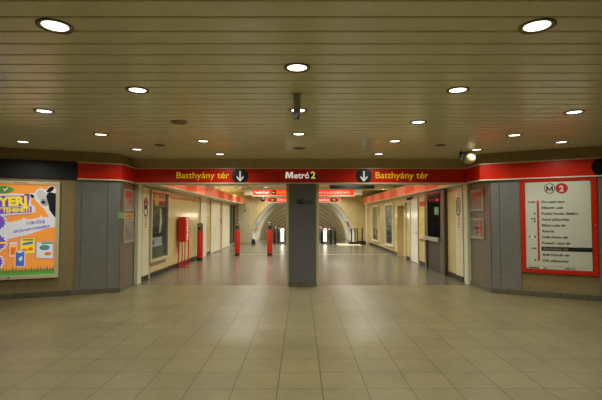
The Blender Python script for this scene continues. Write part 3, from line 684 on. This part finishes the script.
for i in range(4): MB().box(-.3, .0+.08*(i % 2), -.033, -.03, .12+.19*i, .27+.19*i).build('yellow_strip', M('yellow_print', (206, 184, 60), .3), w)
MB().box(-.37, .37, -.035, 0, -.02, .02).build('red_rail', m_red_ink, w)
door(4, 1, 14.62, .9, 2.15)
t = wall_thing('wall_camera', 'small black camera above the white door on the right corridor wall', 'camera', 1, 14.85, 2.16)
MB().box(-.04, .04, -.05, 0, 0, .08).build('mount', m_black, t); MB().tube([(0, -.05, .03), (.02, -.22, -.01)], .04, 14).build('camera_body', m_black, t)
def poster(label, yc, w_, z0, z1, tints):
    t = wall_thing('framed_poster', label, 'poster', 1, yc, z0); a = w_/2; h = z1-z0; k = .07
    MB().box(-a, a, -.07, 0, 0, k).box(-a, a, -.07, 0, h-k, h).box(-a, -a+k, -.07, 0, k, h-k).box(a-k, a, -.07, 0, k, h-k).build('frame', m_trim, t, bevel=.006)
    MB().box(-a+k, a-k, -.02, 0, k, h-k).build('poster_sheet', M('poster_print', tints[0], .12, noise=(3, .35)), t)
    for i, c in enumerate(tints[1:]):
        b = random.uniform(-a+k, 0)
        MB().box(b, b+.5, -.023, -.02, k+.1+i*.27, k+.3+i*.27).build('picture_area', M('poster_print', c, .12, noise=(8, .3)), t)
    MB().box(-a+k, a-k, -.04, -.036, k, h-k).build('glass_pane', m_glass, t)
poster('framed colourful poster on the right corridor wall, nearer of the two', 18.72, 1.62, .3, 2.12, [(150, 150, 166), (170, 60, 40), (90, 100, 60), (190, 140, 60), (200, 200, 206)])
poster('framed colourful poster on the right corridor wall, farther of the two', 22.15, 1.75, .3, 2.14, [(160, 140, 120), (150, 60, 50), (80, 80, 90), (190, 170, 140)])
for y0, y1 in ((24.3, 24.75),): struct('trim_11', MB().box(XR-.16, XR, y0, y1, 0, ZB), m_white)
struct('trim_12', MB().box(XR-.03, XR, 15.8, 15.9, 0, 2.05).box(XR-.03, XR, 17.15, 17.25, 0, 2.05).box(XR-.03, XR, 15.8, 17.25, 1.97, 2.07), m_marble)

# overhead direction signs
def glyphs(parent, x0, x1, z, hh, y, mat, name):
    mb = MB(); x = x0; i = 0
    while x < x1-.05:
        wd = (.05, .07, .04, .06)[i % 4]; k = (1, .72, .72, 1, .72)[i % 5]
        mb.box(x, x+.016, y-.003, y, z, z+hh*k).box(x+.016, x+wd, y-.003, y, z+hh*k-.03, z+hh*k)
        if i % 2: mb.box(x+.016, x+wd, y-.003, y, z, z+.025)
        x += wd+.022; i += 1
    return mb.build(name, mat, parent)
t = thing('hanging_sign', 'upper wide red direction sign hanging across the corridor behind the pillar', 'sign', (.11, 20, 2.5))
MB().box(-2.38, 2.38, -.06, .06, 0, .335).build('frame', m_trim, t)
for a, b in ((-2.34, -.02), (.02, 2.34)): MB().box(a, b, -.068, -.055, .035, .3).build('panel', m_redsign, t)
for x in (-1.9, 1.9): MB().tube([(x, 0, .33), (x, 0, ZCC-2.5)], .02).build('hanger', m_satin, t)
m_litwhite = M('sign_white', (250, 220, 200), .4, emit=.9); m_litorange = M('sign_orange', (250, 150, 60), .4, emit=.9)
glyphs(t, -2.25, -1.55, .12, .1, -.068, m_litwhite, 'white_lettering'); glyphs(t, -1.2, -.1, .12, .11, -.068, m_litorange, 'orange_lettering')
glyphs(t, .25, 2.15, .12, .11, -.068, M('sign_pink', (250, 170, 140), .4, emit=.9), 'pale_lettering')
d = MB().disc(-1.36, .17, .12, -.072, -.066, 28).build('arrow_disc', m_black, t); down_arrow(MB(), -1.36, .17, .1, -.076, -.071, PI*1.5).build('arrow', m_yellow, d)
for x, lab in ((-2.46, 'pale box sign at the left end of the hanging red direction sign'), (2.66, 'pale box sign at the right end of the hanging red direction sign')):
    b = thing('end_box_sign', lab, 'sign', (x, 20, 2.56)); MB().box(-.17, .17, -.08, .08, 0, .235).build('housing', M('pale_box', (214, 204, 172), .4, emit=.25), b, bevel=.01)
    MB().tube([(0, 0, .23), (0, 0, ZCC-2.56)], .02).build('hanger', m_satin, b)
t = thing('hanging_sign', 'lower narrow red line two direction sign with yellow arrows at both ends', 'sign', (.12, 23, 2.31))
MB().box(-1.99, 1.99, -.05, .05, 0, .28).build('frame', m_trim, t)
for a, b in ((-1.95, -.02), (.02, 1.95)): MB().box(a, b, -.058, -.045, .03, .25).build('panel', m_redsign, t)
for x in (-1.5, 1.5): MB().tube([(x, 0, .27), (x, 0, ZCC-2.31)], .02).build('hanger', m_satin, t)
for cx, an in ((-1.62, -PI/2), (1.62, PI/2)):
    mb = MB(); R = .105
    mb.prism([(cx+.1+R*math.cos(a), .14+R*math.sin(a)) for a in [(-PI/2+PI*i/12) for i in range(13)]] + [(cx-.1+R*math.cos(a), .14+R*math.sin(a)) for a in [(PI/2+PI*i/12) for i in range(13)]], -.062, -.056)
    d = mb.build('arrow_plate', m_black, t); down_arrow(MB(), cx, .14, .13, -.066, -.061, an).build('arrow', m_yellow, d)
text('white_lettering', 'Örs vezér tere', m_litwhite, t, -1.36, .09, -.058, w=1.2, h=.12, bold=.01)
text('white_lettering', 'Déli pályaudvar', m_litwhite, t, 1.42, .09, -.058, w=1.3, h=.12, al='r', bold=.01)
t = thing('display_box', 'long black display box hanging under the corridor ceiling right of the pillar', 'display', (1.77, 15, 2.52))
MB().box(-.77, .77, -.1, .1, 0, .16).build('housing', m_black, t, bevel=.01)
for x in (-.6, .6): MB().tube([(x, 0, .15), (x, 0, ZCC-2.52)], .02).build('hanger', m_black, t)
t = thing('wall_speaker', 'small dark dome fitting under the hanging sign at the left', 'camera', (-2.15, 24.3, 2.4))
MB().lathe([(.02, 0), (.12, .06), (.14, .14)]).build('dome', m_rubber, t, smooth=True); MB().tube([(0, 0, .12), (0, 0, ZCC-2.4)], .025).build('stem', m_satin, t)
# corridor ceiling lamps
k = 0
CORR_W = 52
for (x, y, lab) in [(-4.31, 21.88, 'lit corridor ceiling lamp above the left fascia, first of three'), (-4.3, 23.5, 'lit corridor ceiling lamp above the left fascia, second of three'), (-4.25, 24.8, 'lit corridor ceiling lamp above the left fascia, third of three'),
                    (-3.08, 21.8, 'lit corridor ceiling lamp just right of the left fascia row'), (4.4, 23.08, 'lit corridor ceiling lamp above the right fascia at the far end')]:
    downlight(x, y, ZCC, lab, 'on', r=.14, power=22)
for i, y in enumerate((11.6, 14.1, 16.6, 19.1, 21.6, 24.2)):
    for x in (-1.75, 1.8):
        t = downlight(x, y, ZCC, f'lit corridor ceiling downlight, {(ORD+["farthest"])[i]} to the portal in the {"left" if x < 0 else "right"} corridor row', r=.15, power=CORR_W)

# ---------------------------------------------------------------- far end: escalator heads, barriers, posters
def escalator(label, x0, x1, lx, nx):
    t = thing('escalator', label, 'escalator', ((x0+x1)/2, 24.6, 0)); a = (x1-x0)/2
    for s, nm in ((-1, 0), (1, 1)):
        xx = s*a
        prof = [(0, .02), (0, .55)] + [(.3-.3*math.cos(u*PI/16), .55+.36*math.sin(u*PI/16)) for u in range(1, 9)] + [(5, .91), (5, .02)]
        MB().prism(prof, xx-.05, xx+.05, 'yz').build('balustrade', m_rubber, t)
        pts = [(xx, .02, .3), (xx, -.03, .5)] + [(xx, .3-.34*math.cos(u*PI/16), .55+.39*math.sin(u*PI/16)) for u in range(1, 9)] + [(xx, 5, .94)]
        MB().tube(pts, .045).build('handrail', m_black, t)
        MB().box(xx-s*.05-.012, xx-s*.05+.012, .2, 5, .05, .85).build('side_panel', m_chrome, t)
    MB().box(-a+.08, a-.08, 0, 5, 0, .03).build('comb_plate', m_chrome, t)
    MB().lathe([(.045, 0), (.045, .84), (.03, .88)], -a+nx, .1).build('newel_post', m_rubber, t, smooth=True)
    f = MB().box(lx-.14, lx+.14, .62, .74, .03, .12).build('panel_foot', m_chrome, t)
    MB().box(lx-.09, lx+.09, .64, .72, .12, .7).lathe([(.09, .7), (.12, .8), (.06, .88)], lx, .68).build('glowing_panel', m_glowwhite, f, bevel=.01)  # glowing white panel on a steel foot between the balustrades
    return t
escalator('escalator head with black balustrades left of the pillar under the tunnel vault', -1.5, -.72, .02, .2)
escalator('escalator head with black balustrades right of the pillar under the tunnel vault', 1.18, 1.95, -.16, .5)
t = thing('barrier_rail', 'red barrier bar across the right escalator head', 'barrier', (1.3, 24.35, 0))
MB().tube([(-.5, 0, .85), (.42, 0, .85)], .035).build('bar', m_redpaint, t); MB().tube([(.4, 0, 0), (.4, 0, .9)], .04).build('post', m_rubber, t); MB().tube([(-.48, 0, 0), (-.48, 0, .87)], .03).build('post', m_rubber, t)
t = thing('barrier_rail', 'black post barrier with a top rail at the right side of the tunnel mouth', 'barrier', (2.95, 24.6, 0))
for x in (-.08, .12, .25): MB().tube([(x, 0, 0), (x, 0, .9)], .035).build('post', m_rubber, t)
MB().tube([(-.4, 0, .9), (.27, 0, .9)], .03).build('rail', m_satin, t); MB().box(-.25, .3, -.1, .1, 0, .12).build('foot', m_rubber, t)
t = thing('barrier_post', 'single slim black post near the right end of the far wall', 'barrier', (3.48, 24.6, 0))
MB().tube([(0, 0, 0), (0, 0, .93)], .04).build('post', m_rubber, t); MB().box(-.14, .2, -.08, .08, 0, .1).build('foot', m_rubber, t)
t = thing('barrier_rail', 'grey barrier rail with black foot at the left side of the tunnel mouth', 'barrier', (-2.65, 24.6, 0))
MB().tube([(-.17, 0, .88), (.25, 0, .88)], .05).build('rail', m_satin, t); MB().tube([(-.13, 0, 0), (-.13, 0, .88)], .035).build('post', m_satin, t); MB().lathe([(.12, 0), (.11, .2), (.06, .3)], -.05, 0).build('foot', m_rubber, t)
tag(MB().box(2.0, 3.3, 23.3, 25.3, 0, .008).build('pale_floor_patch', m_floor_patch), 'pale patch of floor at the right side of the tunnel mouth', 'mat')  # thin slab marking a paler area of the floor
def lining_poster(label, sgn, yc, tints):
    """poster curved to the round tunnel lining"""
    t = thing('lining_poster', label, 'poster', (CX, yc, CZ)); r = R0-.03
    for i, c in enumerate(tints):
        a0 = math.radians(13+i*7); a1 = math.radians(19.6+i*7); v = []; f = []
        for k in range(5):
            a = a0+(a1-a0)*k/4; v += [(sgn*r*math.cos(a), -.6, r*math.sin(a)), (sgn*r*math.cos(a), .6, r*math.sin(a)), (sgn*(r+.02)*math.cos(a), -.6, (r+.02)*math.sin(a)), (sgn*(r+.02)*math.cos(a), .6, (r+.02)*math.sin(a))]
        for k in range(4):
            b = 4*k; f += [(b, b+1, b+5, b+4), (b+2, b+6, b+7, b+3), (b, b+4, b+6, b+2), (b+1, b+3, b+7, b+5)]
        f += [(0, 2, 3, 1), (16, 17, 19, 18)]
        MB().add(v, f).build('print_sheet', M('lining_print', c, .3, noise=(6, .3)), t)
lining_poster('curved poster on the right side of the tunnel lining', 1, 27.6, [(176, 166, 190), (190, 130, 90)])
lining_poster('curved poster on the left side of the tunnel lining', -1, 27.6, [(206, 186, 130), (206, 200, 190)])
for x, w in ((-.35, 'left'), (.6, 'right')): downlight(x, 27.4, 2.93, f'added lit downlight in the crown of the tunnel lining, {w} one', r=.15, power=120)  # added to brighten the tunnel lining, out of view behind sign and pillar
m_globe = M('added_globe_glow', (255, 246, 226), .4, emit=46.0, ecol=(255, 244, 216))  # added emitters, unseen behind the pillar, that light the tunnel rings
for (y, z), w in zip(((30.6, 1.65), (32.2, .7)), ('nearer', 'farther')):
    t = thing('added_globe_lamp', f'added white globe lamp under the tunnel crown behind the pillar, {w} of two', 'lamp', (CX, y, z))
    MB().sphere((0, 0, 0), .12).build('globe', m_globe, t, smooth=True); MB().tube([(0, 0, .11), (0, 0, .42)], .02).build('stem', m_satin, t)

# ---------------------------------------------------------------- world, camera, view
wd = bpy.data.worlds.new('world'); bpy.context.scene.world = wd; wd.use_nodes = True
wd.node_tree.nodes['Background'].inputs[0].default_value = (0, 0, 0, 1)
cam = bpy.data.cameras.new('camera'); co = bpy.data.objects.new('camera', cam); C.objects.link(co)
cam.sensor_width = 36; cam.lens = 432/602*36; cam.clip_start = .05
co.location = (0, 0, 1.54); co.rotation_euler = (PI/2+math.atan(17/432), 0, 0)
S = bpy.context.scene; S.camera = co
S.view_settings.view_transform = 'Standard'; S.view_settings.look = 'None'; S.view_settings.gamma = 1
S.view_settings.use_curve_mapping = False; S.view_settings.exposure = 0.0
S.cycles.use_denoising = True
S.cycles.max_bounces = 8; S.cycles.diffuse_bounces = 5
S.cycles.sample_clamp_indirect = 2.5
S.cycles.blur_glossy = 1.0
S.cycles.caustics_refractive = False
S.cycles.caustics_reflective = False
